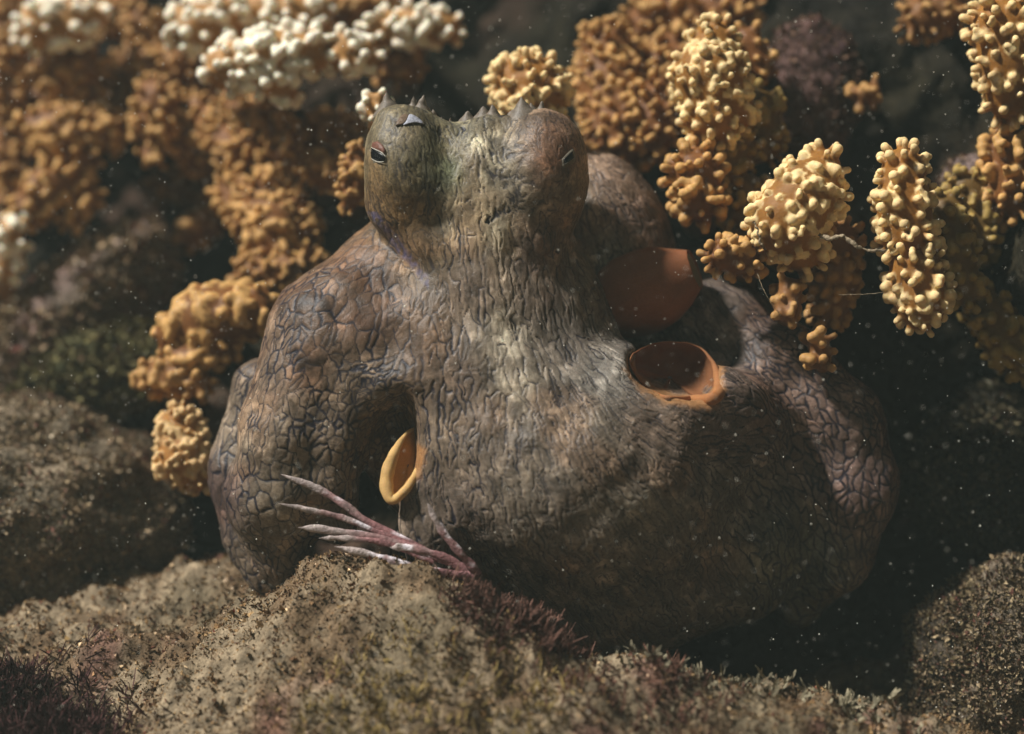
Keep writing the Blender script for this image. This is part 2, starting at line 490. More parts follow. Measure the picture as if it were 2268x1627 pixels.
# the side pressed against the reef keeps the coarse net
fn_ = np.cross(ov[of_[:, 2]] - ov[of_[:, 0]], ov[of_[:, 3]] - ov[of_[:, 1]]); fn_ /= np.linalg.norm(fn_, axis=1)[:, None] + 1e-9
backf = fn_[:, 2] < -.5
bk = of_[backf]; bu, bi_ = np.unique(bk, return_inverse=True)
back_v, back_f = ov[bu], bi_.reshape(-1, 4)
of_ = of_[~backf]; fu, fi_ = np.unique(of_, return_inverse=True)
ov, of_ = ov[fu], fi_.reshape(-1, 4)
tmp_me = mesh_np('tmp', ov, of_, None)
tmp = bpy.data.objects.new('tmp', tmp_me); COL.objects.link(tmp)
md = tmp.modifiers.new('s', 'SUBSURF'); md.levels = 2
dg = bpy.context.evaluated_depsgraph_get()
em = tmp.evaluated_get(dg).to_mesh()
nv = len(em.vertices)
ov = np.empty(nv * 3, np.float32); em.vertices.foreach_get('co', ov); ov = ov.reshape(-1, 3).astype(float)
on = np.empty(nv * 3, np.float32); em.vertices.foreach_get('normal', on); on = on.reshape(-1, 3).astype(float)
of_ = np.empty(len(em.loops), np.int32); em.loops.foreach_get('vertex_index', of_); of_ = of_.reshape(-1, 4)
tmp.evaluated_get(dg).to_mesh_clear()
bpy.data.objects.remove(tmp); bpy.data.meshes.remove(tmp_me)

# skin flow: columns px, py, flow dx, dy, fold length, fold width, relief, pigment r g b
SK = np.array([
    (905, 300, .05, 1, 40, 12, .5, .33, .28, .18), (870, 420, .1, 1, 36, 13, .5, .34, .27, .15), (960, 330, -.1, 1, 40, 12, .6, .30, .28, .17), (1000, 370, 0, 1, 44, 12, .6, .23, .25, .15),
    (1055, 350, 0, 1, 110, 17, 1.3, .38, .33, .24), (1060, 480, .05, 1, 110, 18, 1.3, .42, .37, .26), (1095, 420, .1, 1, 110, 17, 1.2, .38, .33, .24), (1230, 330, .1, 1, 40, 13, .6, .32, .21, .14), (1270, 430, .1, 1, 40, 15, .6, .28, .22, .15),
    (950, 560, .2, 1, 46, 16, .6, .30, .24, .15), (1060, 620, .05, 1, 90, 20, 1.2, .33, .27, .19), (1200, 560, .1, 1, 46, 24, .9, .26, .2, .15), (1170, 650, .1, 1, 70, 22, 1.1, .30, .25, .18),
    (780, 560, -.5, .8, 40, 26, .7, .30, .21, .13), (700, 680, -.5, .8, 44, 28, .9, .27, .19, .12), (820, 700, -.25, 1, 50, 28, .9, .28, .19, .12), (940, 760, 0, 1, 54, 28, 1, .29, .21, .13), (650, 800, -.3, 1, 50, 26, 1.0, .32, .25, .17),
    (1110, 740, .1, 1, 64, 24, 1.2, .44, .40, .29), (1130, 840, .15, 1, 60, 22, 1.2, .38, .34, .24), (1020, 850, 0, 1, 60, 24, 1.1, .28, .22, .15), (1250, 760, .2, 1, 64, 22, 1.1, .28, .25, .19), (1340, 830, .55, .8, 60, 15, 1.1, .48, .46, .37),
    (820, 860, -.9, .3, 22, 16, 1.0, .36, .29, .19), (750, 960, -.1, 1, 24, 18, 1.1, .34, .28, .19), (860, 960, .1, 1, 24, 17, 1.0, .26, .19, .11), (560, 960, -.2, 1, 60, 24, 1.0, .42, .36, .25), (600, 1100, 0, 1, 34, 26, 1.3, .40, .34, .23), (600, 1230, .3, 1, 40, 26, 1.3, .30, .25, .17), (480, 1100, 0, 1, 50, 28, 1.0, .20, .15, .12),
    (980, 960, .05, 1, 60, 18, 1.1, .34, .28, .19), (1080, 960, 0, 1, 60, 18, 1.2, .33, .28, .2), (1000, 1130, .1, 1, 56, 16, 1.2, .31, .26, .19), (1150, 1100, .15, 1, 56, 16, 1.2, .32, .28, .2), (1300, 950, .4, .9, 56, 16, 1.2, .32, .28, .2), (1450, 930, .85, .5, 64, 14, 1.2, .30, .24, .17), (1600, 940, .9, -.2, 64, 16, 1.0, .26, .20, .15),
    (1250, 1220, .3, 1, 50, 15, 1.2, .30, .26, .19), (1400, 1120, .6, .8, 56, 15, 1.2, .32, .29, .21), (1600, 1100, .75, .65, 60, 18, 1, .24, .22, .17), (1500, 1280, .5, .85, 56, 18, 1.1, .26, .22, .16), (1750, 1230, .4, .9, 56, 22, 1, .24, .24, .17),
    (1350, 400, .55, .85, 46, 24, 1.1, .34, .25, .18), (1440, 480, .45, .9, 46, 24, 1.1, .32, .23, .17), (1350, 600, .3, 1, 46, 24, 1, .24, .22, .16), (1740, 770, .7, .7, 46, 18, 1.2, .34, .25, .18), (1860, 900, .6, .8, 40, 22, 1.2, .32, .24, .18), (1920, 1080, .05, 1, 40, 24, 1.2, .30, .22, .17), (1600, 750, .6, .8, 60, 20, 1, .22, .19, .15)])
def skin_fields(v):
    """interpolated fold direction, size, relief and pigment"""
    s = (D0 - v[:, 2] * K) / D0
    px = v[:, 0] / s + 1134; py = v[:, 1] / s + 813.5
    out = np.zeros((len(v), 8)); wt = np.zeros(len(v))
    for r in SK:
        w_ = 1 / (((px - r[0]) ** 2 + (py - r[1]) ** 2) + 900) ** 1.7
        wt += w_; out += w_[:, None] * r[2:]
    return px, py, out / wt[:, None]
px, py, FL = skin_fields(ov)
fdir = np.column_stack([FL[:, 0], FL[:, 1], np.zeros(nv)])
# rings of fine folds under the right-hand eye
rd = np.hypot(px - 1158, (py - 400) * .72)
ringw = sstep(75, 35, rd) * (on[:, 2] > 0)
ring_t = np.column_stack([-(py - 400) * .72, (px - 1158), np.zeros(nv)]); ring_t /= np.linalg.norm(ring_t, axis=1)[:, None] + 1e-6
fdir = fdir * (1 - ringw[:, None]) + ring_t * ringw[:, None]
fdir = fdir - on * (fdir * on).sum(1)[:, None]
fdir /= np.linalg.norm(fdir, axis=1)[:, None] + 1e-9
fine = sstep(900, 1000, px) * sstep(1700, 1500, px)
Lc = FL[:, 2] * (1 - .2 * ringw) * (1 - .1 * fine); Wc = FL[:, 3] * (1 - .25 * ringw) * (1 - .30 * fine); amp = FL[:, 4] * (1 - .3 * ringw)
# seeds of the folds
area_v = (h * h / 16) * 1.3
prob = area_v / (Lc * Wc) * .95
seed_i = np.nonzero(RNG.random(nv) < prob)[0]
kd = kdtree.KDTree(len(seed_i))
for k_, i_ in enumerate(seed_i):
    kd.insert(ov[i_], k_)
kd.balance()
vox = np.floor(ov / 9).astype(np.int64)
key = (vox[:, 0] + 500) * 1000000 + (vox[:, 1] + 500) * 1000 + vox[:, 2] + 500
uk, inv = np.unique(key, return_inverse=True)
cen = np.column_stack([uk // 1000000 - 500, (uk // 1000) % 1000 - 500, uk % 1000 - 500]) * 9.0 + 4.5
KN = 26
cand = np.array([[q[1] for q in kd.find_n(c, KN)] for c in cen])
sp, sd_, sL, sW = ov[seed_i], fdir[seed_i], Lc[seed_i], Wc[seed_i]
F1 = np.empty(nv); F2 = np.empty(nv); ID = np.empty(nv, int); ID2 = np.empty(nv, int)
wob = np.stack([vnoise(ov / 13, 7), vnoise(ov / 13, 8), vnoise(ov / 13, 9)], 1) * 4.0 + np.stack([vnoise(ov / 34, 10), vnoise(ov / 34, 11), vnoise(ov / 34, 12)], 1) * 6.0
for s0 in range(0, nv, 40000):
    sl = slice(s0, s0 + 40000)
    c = cand[inv[sl]]
    dl = (ov[sl] + wob[sl])[:, None] - sp[c]
    al = (dl * sd_[c]).sum(-1)
    d2 = (dl ** 2).sum(-1) - al ** 2
    dist = np.sqrt(np.maximum(d2, 0) / sW[c] ** 2 + al ** 2 / sL[c] ** 2)
    pt = np.argpartition(dist, 1, axis=1)[:, :2]
    dd = np.take_along_axis(dist, pt, 1); ci = np.take_along_axis(c, pt, 1)
    sw = dd[:, 0] > dd[:, 1]
    F1[sl] = dd.min(1); F2[sl] = dd.max(1)
    ID[sl] = np.where(sw, ci[:, 1], ci[:, 0]); ID2[sl] = np.where(sw, ci[:, 0], ci[:, 1])
edge = F2 - F1
ea, eb = np.minimum(ID, ID2), np.maximum(ID, ID2)
net = np.maximum(sstep(960, 860, px), sstep(1650, 1750, px))
es = sstep(.12 - .4 * net, .75 - .25 * net, _hash(ea, eb, ea * 0, 3))    # some creases are deep, some hardly there
d12 = sp[ID] - sp[ID2]
a12 = (d12 * sd_[ID]).sum(1); e12 = (d12 ** 2).sum(1)
D12 = np.sqrt(np.maximum(e12 - a12 ** 2, 0) / sW[ID] ** 2 + a12 ** 2 / sL[ID] ** 2) + 1e-6
ed = np.maximum((F2 ** 2 - F1 ** 2) / (2 * D12) * np.sqrt(e12) / D12, 0)       # distance to the crease
pil = np.sin(np.clip(ed / 11, 0, 1) * math.pi / 2)      # 0 in a crease, 1 on a fold
pil = 1 - (1 - pil) * (.15 + .85 * es)
cellr = RNG.random((len(seed_i), 3)); cellr = cellr[ID] * (.5 + .5 * sstep(0, 4, ed))[:, None] + .25 * (1 - sstep(0, 4, ed))[:, None]
q = ov - fdir * (ov * fdir).sum(1)[:, None] * .75
rough = .6 * fbm(q / 9, 3, 14) + .8 * (1 - 2.4 * np.abs(vnoise(q / 8 + 3 * wob / 40, 15)))
big = sstep(-.25, .35, fbm(ov / 60, 2, 19)) * sstep(1150, 950, px) + .35 * sstep(-.1, .5, fbm(ov / 60, 2, 19)) + .6 * sstep(1560, 1700, px)
big = np.clip(big, 0, 1)
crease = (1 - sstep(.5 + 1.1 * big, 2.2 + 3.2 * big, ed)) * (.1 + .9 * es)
disp = .7 * amp * (1 - .36 * net) * ((pil - .7) * 2.7 + (cellr[:, 0] - .5) * .6 + rough * .8 - crease * (.3 + .9 * big))
disp += 6 * fbm(ov / 60, 2, 18)
# folds between brow and bridge, hanging brow lines
ov2 = ov + on * disp[:, None]
base = FL[:, 5:8]
mot = fbm(ov / 42, 3, 25)[:, None]
alb = base * np.array([.53, .465, .46]) * (1 + .45 * (cellr[:, 1:2] - .5) + .22 * rough[:, None])
pale = sstep(.05, .5, fbm(ov / 26 - fdir * .6, 3, 24))[:, None]
alb = alb * (1 + .5 * mot) * (.88 + .55 * pale * np.array([1, 1.02, 1.03]))
strk = sstep(60, 12, np.abs(px - 1075 - .13 * (py - 300) + 18 * vnoise(ov / 60, 27))) * sstep(230, 330, py) * sstep(960, 820, py) * sstep(-.35, .25, fbm(ov / 34, 2, 28))
alb = alb * (1 + 1.0 * strk[:, None] * np.array([.95, 1.0, 1.0]))
ring = sstep(20, 6, np.abs(np.hypot((px - 690) * 1.5, (py - 735)) - 72) + 10 * vnoise(ov / 25, 29)) * sstep(-.5, .2, vnoise(ov / 30, 30)) * (on[:, 2] > 0)
alb = alb * (1 - .55 * ring[:, None])
warm = sstep(.05, .5, fbm(ov / 110, 2, 26))[:, None]
alb = alb * (1 + warm * np.array([.10, -.02, -.10]))
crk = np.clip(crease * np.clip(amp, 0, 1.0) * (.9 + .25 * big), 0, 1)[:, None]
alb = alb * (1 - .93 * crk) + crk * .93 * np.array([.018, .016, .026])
mean = np.array([.16, .128, .09])
alb = mean * (alb / mean) ** 1.25 * np.array([.93, .98, 1.02])
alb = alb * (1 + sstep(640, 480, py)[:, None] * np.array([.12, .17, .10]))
# violet tinted lines beside the head and warm hollow lining
vio = (sstep(14, 4, np.abs((px - 830) * .77 - (py - 480) * .62)) * (px < 950) * (px > 800) * (py > 470) * (py < 640))[:, None]
vio = vio * (.25 + .35 * vnoise(ov / 8, 45)[:, None])
alb = alb * (1 - vio) + vio * np.array([.14, .14, .30])
# skin turns orange where it runs into the two openings
def near_line(line):
    d = np.full(nv, 1e9)
    for (x0, y0), (x1, y1) in zip(line[:-1], line[1:]):
        t = np.clip(((px - x0) * (x1 - x0) + (py - y0) * (y1 - y0)) / ((x1 - x0) ** 2 + (y1 - y0) ** 2), 0, 1)
        d = np.minimum(d, np.hypot(px - x0 - t * (x1 - x0), py - y0 - t * (y1 - y0)))
    return d
og = sstep(24, 4, near_line([(1400, 815), (1435, 860), (1480, 884), (1530, 892), (1575, 890), (1592, 862), (1588, 820)]) + 8 * vnoise(ov / 12, 46)) * (on[:, 2] > -.2)
og = np.maximum(og, sstep(22, 4, near_line([(868, 1105), (895, 1092), (918, 1050), (930, 1000)]) + 6 * vnoise(ov / 12, 46)))[:, None] * .8
alb = alb * (1 - og) + og * np.array([.36, .18, .07])
disp = disp * (1 - .5 * og[:, 0]); ov2 = ov + on * disp[:, None]
dotn = vnoise(ov / 4.2, 44)[:, None]
alb = np.clip(alb * (1 + .16 * dotn), .008, .8)
OL = P(1200, 1360, 0)
octo = empty('octopus', OL, 'mottled brown octopus crouching with raised horned brows among knobbly coral', 'octopus')
def opart(name, v, f, mat, col=None, smooth=True, parent=None, label=None):
    """child of the octopus from working-frame vertices"""
    me = mesh_np(name, W(v) - OL, f, mat, smooth, None if col is None else np.broadcast_to(col, (len(v), 3)))
    o = link(name, me, octo if parent is None else parent)
    if label:
        o['label'] = label
    return o
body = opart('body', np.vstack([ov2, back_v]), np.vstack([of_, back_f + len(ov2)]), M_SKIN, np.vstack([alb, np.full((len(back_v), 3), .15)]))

def drop(pts, z0=320, z1=-340, n=220, lift=2.0):
    """points on the skin met by the sight lines through (px,py)"""
    pts = np.asarray(pts, float)
    zs = np.linspace(z0, z1, n)
    m = len(pts)
    allp = V(np.repeat(pts[:, 0], n), np.repeat(pts[:, 1], n), np.tile(zs, m))
    f = sdf(allp).reshape(m, n)
    i = np.argmax(f < 0, axis=1)
    out = []
    for r in range(m):
        k_ = max(i[r], 1)
        f0, f1 = f[r, k_ - 1], f[r, k_]
        t = f0 / (f0 - f1) if f0 != f1 else 0
        z = zs[k_ - 1] + (zs[k_] - zs[k_ - 1]) * np.clip(t, 0, 1)
        out.append(V(pts[r, 0], pts[r, 1], z + lift))
    return np.array(out)
def inset_patch(outline, rings=4, lift=2.0, dome=1.5):
    """a small curved patch lying on the skin inside an outline"""
    o_ = np.asarray(outline, float)
    cs = spline(np.vstack([o_, o_[:1]]), 33)[:-1]
    c = cs.mean(0)
    vs, fs = [], []
    for k_ in range(rings):
        t = 1 - k_ / (rings - 1) * .98
        vs.append(drop(c + (cs - c) * t, lift=lift + dome * (1 - t * t)))
    m = 32
    for k_ in range(rings - 1):
        for j in range(m):
            u = (j + 1) % m
            fs.append((k_ * m + j, k_ * m + u, (k_ + 1) * m + u, (k_ + 1) * m + j))
    v = np.vstack(vs)
    skirt = vs[0] - np.array([0, 0, 8.0])
    b0 = len(v)
    v = np.vstack([v, skirt])
    for j in range(m):
        u = (j + 1) % m
        fs.append((b0 + j, b0 + u, u, j))
    return v, np.array(fs)
def c1(x, y):
    return (744.2 + x * .30489, 173.6 + y * .30489)
def seam(name, pts, r, col, lift=2.5, parent=None):
    cs = spline(np.array(pts), 24)
    p_ = drop(cs, lift=lift)
    rr = np.full(24, r) * np.sin(np.linspace(.25, math.pi - .25, 24)) ** .6
    v, f = tube(p_, rr, 6)
    return opart(name, v, f, M_PALE, col, parent=parent)
# eyes
eyeA = opart('eye', *inset_patch([c1(*q) for q in ((240, 500), (275, 478), (330, 500), (368, 545), (372, 600), (345, 640), (300, 650), (258, 625), (244, 565))], lift=1.5, dome=4), M_PALE, (.16, .14, .10))
opart('pupil', *inset_patch([c1(*q) for q in ((255, 507), (290, 525), (345, 556), (355, 585), (342, 603), (300, 603), (262, 588), (252, 550))], lift=6, dome=1), M_BLACK, None, parent=eyeA)
opart('eyelid', *inset_patch([c1(*q) for q in ((262, 470), (300, 460), (335, 485), (358, 520), (350, 548), (305, 524), (262, 504))], lift=6, dome=4), M_PALE, (.16, .07, .048), parent=eyeA, label='rusty red upper lid')
seam('pupil_rim', [c1(*q) for q in ((254, 503), (290, 520), (335, 543), (358, 570))], 0.9, (.6, .58, .5), 8, eyeA)
seam('pupil_rim', [c1(*q) for q in ((256, 585), (290, 604), (320, 610), (348, 606))], 0.9, (.6, .58, .5), 8, eyeA)
eyeB = opart('eye', *inset_patch([c1(*q) for q in ((1640, 590), (1680, 545), (1722, 515), (1738, 560), (1735, 600), (1690, 640), (1650, 650))], lift=1.5, dome=3), M_PALE, (.10, .085, .06))
opart('pupil', *inset_patch([c1(*q) for q in ((1655, 590), (1690, 558), (1722, 535), (1732, 575), (1700, 600), (1662, 622))], lift=5, dome=1), M_BLACK, None, parent=eyeB)
seam('pupil_rim', [c1(*q) for q in ((1650, 630), (1685, 612), (1715, 595), (1735, 578))], 0.6, (.16, .15, .12), 6, eyeB)
seam('pupil_rim', [c1(*q) for q in ((1652, 575), (1680, 555), (1705, 535), (1720, 522))], 0.6, (.16, .15, .12), 6, eyeB)
# peeled bluish patch on the brow
opart('scar', *inset_patch([c1(*q) for q in ((505, 318), (525, 272), (548, 262), (600, 290), (640, 332), (590, 322), (540, 326), (490, 340))], lift=3, dome=1.0), M_PALE, (.38, .39, .45), label='bluish white peeled patch of skin')
opart('scar', *inset_patch([c1(*q) for q in ((432, 345), (450, 300), (490, 262), (528, 268), (510, 312), (480, 335))], lift=3, dome=1.0), M_PALE, (.15, .10, .065), label='brown scab on the brow')
# papillae
def papilla(bx, by, tx, ty, w, z=25, seed=0, flatn=.9):
    z = z + 14 * math.sin(seed * 3.7); b_ = V(*c1(bx, by + 75), z - 6); t_ = V(*c1(tx, ty - 6), z + 6)
    r0 = w * .305 * .82
    ts = np.linspace(0, 1, 12)
    side = np.array([1, 0.2, .1]) * 3 * math.sin(seed * 2.1)
    pts = b_ + (t_ - b_) * ts[:, None] + side * (np.sin(ts * math.pi))[:, None]
    rad = r0 * (1.75 * (1 - ts) ** 1.25 + .1) + .7 * np.sin(ts * 17 + seed)
    rad[-1] = .25
    v, f = tube(pts, rad, 12, flat=flatn)
    v = v + 1.0 * np.stack([vnoise(v / 5, 50 + seed), vnoise(v / 5, 51 + seed), vnoise(v / 5, 52 + seed)], 1)
    opart('papilla', v, f, M_SKIN, np.array([.17, .14, .11]) * (1 + .3 * vnoise(v / 6, 77 + seed)[:, None]))
for k_, a_ in enumerate([(385, 185, 365, 108, 78), (550, 185, 562, 135, 46), (625, 195, 640, 126, 58), (835, 322, 830, 295, 40), (890, 375, 900, 343, 60), (972, 300, 960, 243, 96),
                         (1075, 262, 1070, 208, 90), (1130, 262, 1135, 200, 80), (1285, 270, 1285, 232, 70), (1360, 215, 1345, 142, 88), (1410, 225, 1415, 185, 70), (1500, 245, 1500, 170, 62), (1586, 285, 1592, 240, 36),
                         (690, 260, 705, 232, 50), (760, 310, 765, 288, 40)]):
    papilla(*a_, seed=k_)

# funnel, gill opening and left-hand funnel lip
def lathe(p0, p1, prof, n=40, squash=1.0):
    ax = (p1 - p0); Lx = np.linalg.norm(ax); ax = ax / Lx
    u = np.cross(ax, [0, 1, 0]); u /= np.linalg.norm(u); w_ = np.cross(ax, u)
    th = np.linspace(0, 2 * math.pi, n, endpoint=False)
    vs = np.concatenate([p0 + ax * Lx * t + r * (np.cos(th)[:, None] * u + squash * np.sin(th)[:, None] * w_) for t, r in prof])
    f = []
    for i in range(len(prof) - 1):
        for j in range(n):
            k_ = (j + 1) % n
            f.append((i * n + j, i * n + k_, (i + 1) * n + k_, (i + 1) * n + j))
    return vs, np.array(f)
tA, tB = V(1365, 670, -125), V(1541, 598, -65)
prof = [(-.25, 60), (0, 84), (.2, 97), (.4, 98), (.6, 90), (.8, 72), (.92, 56), (.98, 48), (1.0, 45.5), (1.008, 44), (1.0, 41.5), (.98, 40.5)]
sv, sf = lathe(tA, tB, prof)
sv += 1.0 * np.stack([vnoise(sv / 12, 61), vnoise(sv / 12, 62), vnoise(sv / 12, 63)], 1) + 7 * np.stack([vnoise(sv / 70, 65), vnoise(sv / 70, 66), vnoise(sv / 70, 67)], 1)
siph = opart('siphon', sv, sf, M_ORANGE, np.array([.20, .078, .036]) * (1 + .35 * fbm(sv / 40, 3, 64)[:, None]))
dv, df = lathe(tA, tB, [(.98, 41), (.985, 30), (.975, 15), (.96, .5)])
opart('siphon_mouth', dv, df, M_ORANGE, (.20, .17, .10), parent=siph, label='pale olive disc closing the siphon')
def lip(name, loop, rads, bowl, col, incol, n=64, label=None, rim_lit=None):
    """fleshy rim along a closed loop with a bowl sunk behind it"""
    lp = np.array([V(*q) if len(q) == 3 and q[2] > -900 else drop([q[:2]], lift=4)[0] for q in loop])
    cs = spline(np.vstack([lp[-1:], lp, lp[:2]]), n * 3)
    # keep just one turn
    m0 = int(n * 3 * 1 / (len(lp) + 2)); m1 = int(n * 3 * (len(lp) + 1) / (len(lp) + 2))
    cs = cs[m0:m1]
    ii = np.linspace(0, len(cs), n, endpoint=False).astype(int)
    cs = cs[ii]
    rr = np.interp(np.linspace(0, len(rads), n, endpoint=False), np.arange(len(rads) + 1), list(rads) + [rads[0]])
    v, f = tube(cs, rr, 14, closed=True)
    pg = np.ones(n) if rim_lit is None else np.interp(np.linspace(0, len(rim_lit), n, endpoint=False), np.arange(len(rim_lit) + 1), list(rim_lit) + [rim_lit[0]])
    pg = np.repeat(pg, 14)[:, None]
    v = v + 1.5 * np.stack([vnoise(v / 14, 73), vnoise(v / 14, 74), vnoise(v / 14, 75)], 1)
    o = opart(name, v, f, M_ORANGE, (np.array(col) * pg + np.array(incol) * (1 - pg)) * (1 + .18 * vnoise(v / 20, 71)[:, None]), label=label)
    c = cs.mean(0); tgt = c + np.array(bowl, float)
    rings = []
    for t in np.linspace(0, 1, 12):
        rings.append(cs + (c - cs) * (t ** 2 * .95) + (tgt - c) * math.sin(t * math.pi / 2))
    bv = np.vstack(rings)
    bf = [(i * n + j, i * n + (j + 1) % n, (i + 1) * n + (j + 1) % n, (i + 1) * n + j) for i in range(11) for j in range(n)]
    opart('lining', bv, np.array(bf), M_ORANGE, np.array(incol) * (1 + .2 * vnoise(bv / 25, 72)[:, None]), parent=o)
    return o
def c6(x, y, z):
    return (1054.3 + x * .4954, 496.1 + y * .4954, z)
lip('gill_opening', [c6(690, 625, 70), c6(760, 732, -999), c6(850, 778, -999), c6(960, 786, -999), c6(1048, 784, -999), c6(1086, 752, 98), c6(1080, 680, 55), c6(1050, 605, 10), c6(970, 540, -20), c6(830, 530, -20), c6(720, 570, 10)],
    [2, 3, 6, 9, 14, 15, 10, 4, 1.5, 1.2, 1.2], (-10, 10, -130), (.34, .15, .06), (.19, .08, .035), label='orange fleshy rim around the dark breathing opening', rim_lit=[.1, .4, .7, 1, 1, 1, .8, .2, 0, 0, 0])  # shadow on the upper edge is painted in: rim colour darkens there
def c5(x, y, z):
    return (434.1 + x * .43843, 620.2 + y * .43843, z)
lip('funnel_lip', [c5(1115, 755, 60), c5(1048, 795, 95), c5(1000, 880, 118), c5(970, 970, 128), c5(962, 1050, 138), c5(990, 1112, 150), c5(1050, 1072, 150), c5(1110, 985, 120), c5(1150, 880, 75)],
    [3, 5, 11, 15, 15, 11, 10, 8, 4], (10, 0, -14), (.52, .33, .13), (.42, .20, .05), label='bright orange flared lip beside the folded arm')

# ================================================================== corals
def coral_mesh(chains, rk, lk, space, seed, h=None, tones=None, stalks=(), squash=1.0, kmin=.72, fuse=.25, density=3.0):
    """one lobe: smooth core of tapered capsules bristling with rounded knobs, blended to one skin"""
    rg = np.random.default_rng(seed)
    h = h or rk * .45
    balls = []
    for ch in chains:
        for (p0, r0), (p1, r1) in zip(ch[:-1], ch[1:]) if len(ch) > 1 else [(ch[0], ch[0])]:
            m = max(2, int(np.linalg.norm(p1 - p0) / (max(r0, r1) * .35)))
            for t in np.linspace(0, 1, m):
                balls.append((p0 + (p1 - p0) * t, r0 + (r1 - r0) * t))
    bp = np.array([b[0] for b in balls]); br = np.array([b[1] for b in balls])
    sb = []
    for ch in stalks:
        for (p0, r0), (p1, r1) in zip(ch[:-1], ch[1:]):
            m = max(2, int(np.linalg.norm(p1 - p0) / (max(r0, r1) * .4)))
            for t in np.linspace(0, 1, m):
                sb.append((p0 + (p1 - p0) * t, r0 + (r1 - r0) * t))
    allb = balls + sb
    ap = np.array([b[0] for b in allb]); ar = np.array([b[1] for b in allb])
    pad = lk * 1.9 + rk * 2 + 3 * h
    lo = (ap - ar[:, None]).min(0) - pad; hi = (ap + ar[:, None]).max(0) + pad
    nn = ((hi - lo) / h).astype(int) + 2
    val = np.full(nn, 50.0); tip = np.zeros(nn, np.float32)
    def block(c, r):
        i0 = np.maximum(((c - r - lo) / h).astype(int), 0); i1 = np.minimum(((c + r - lo) / h).astype(int) + 2, nn)
        g = np.stack(np.meshgrid(*[lo[k] + h * np.arange(i0[k], i1[k]) for k in range(3)], indexing='ij'), -1)
        return tuple(slice(i0[k], i1[k]) for k in range(3)), g
    for c, r in allb:
        sl, g = block(c, r + 3 * rk)
        d = np.sqrt(((g - c) ** 2).sum(-1)) - r
        val[sl] = smin(val[sl], d, r * .35)
    # knobs
    n_try = int(density * 5 * (4 * math.pi * br ** 2).sum() / len(br) * len(br) ** .6 / space ** 2) + 200
    pk, pd = [], []
    w_ = br ** 2 / (br ** 2).sum()
    ch_ = rg.choice(len(br), n_try, p=w_)
    dr = rg.normal(0, 1, (n_try, 3)); dr /= np.linalg.norm(dr, axis=1)[:, None]
    pos = bp[ch_] + dr * br[ch_][:, None] * .92
    for i in range(n_try):
        if (np.sqrt(((ap - pos[i]) ** 2).sum(1)) - ar * .86).min() < -.5:
            continue
        if dr[i, 2] < -.75:
            continue
        if pk and (np.sqrt(((np.array(pk) - pos[i]) ** 2).sum(1))).min() < space * rg.uniform(.7, 1.25):
            continue
        pk.append(pos[i]); pd.append(dr[i])
    for c, d_ in zip(pk, pd):
        d_ = d_ + rg.normal(0, .28, 3) + np.array([0, -.12, 0]); d_ /= np.linalg.norm(d_)
        l_ = lk * rg.uniform(.75, 1.6); r_ = rk * rg.uniform(kmin, 1.25)
        tips = [c + d_ * l_]
        if rg.random() < .22:                       # twin knobs and short ridges
            s_ = np.cross(d_, rg.normal(0, 1, 3)); s_ /= np.linalg.norm(s_)
            tips.append(tips[0] + s_ * r_ * rg.uniform(1.2, 2.2) - d_ * rg.uniform(-.3, .4) * r_)
        for t_ in tips:
            sl, g = block((c + t_) / 2, l_ * .5 + 3.2 * r_ + 4)
            ab_ = t_ - c
            tt = np.clip(((g - c) @ ab_) / (ab_ @ ab_), 0, 1)
            dd = np.sqrt(((g - c - tt[..., None] * ab_) ** 2).sum(-1)) - r_ * (.86 + .2 * tt)
            val[sl] = smin(val[sl], dd, r_ * fuse)
            tip[sl] = np.maximum(tip[sl], np.where(dd < r_ * .5, np.clip(tt, 0, 1), 0))
    # light surface lumpiness
    vs, fs = surface_net(val, lo, h)
    ci = np.clip(np.round((vs - lo) / h).astype(int), 0, np.array(nn) - 1)
    tp = tip[ci[:, 0], ci[:, 1], ci[:, 2]]
    # smooth the mesh and the pigment once or twice along quad edges
    e0 = np.concatenate([fs[:, 0], fs[:, 1], fs[:, 2], fs[:, 3]]); e1 = np.concatenate([fs[:, 1], fs[:, 2], fs[:, 3], fs[:, 0]])
    cn = np.maximum(np.bincount(e0, minlength=len(vs)) + np.bincount(e1, minlength=len(vs)), 1)
    for _ in range(1):
        for arr_i in range(3):
            a = np.bincount(e0, vs[e1, arr_i], len(vs)) + np.bincount(e1, vs[e0, arr_i], len(vs))
            vs[:, arr_i] = .65 * vs[:, arr_i] + .35 * a / cn
        tp = .5 * tp + .5 * (np.bincount(e0, tp[e1], len(vs)) + np.bincount(e1, tp[e0], len(vs))) / cn
    lowc, tipc = tones or ((.22, .105, .028), (.62, .43, .19))
    t = sstep(.3, 1.0, tp)[:, None]
    col = np.array(lowc) * (1 - t) + np.array(tipc) * t  # pale growth tips; highlights and shade between knobs are also in these tones
    col = col * (1 + .22 * fbm(vs / 40, 2, seed)[:, None])
    return vs, fs, col
def Bz(l):
    return [B(*q) for q in l]
CORALS = []
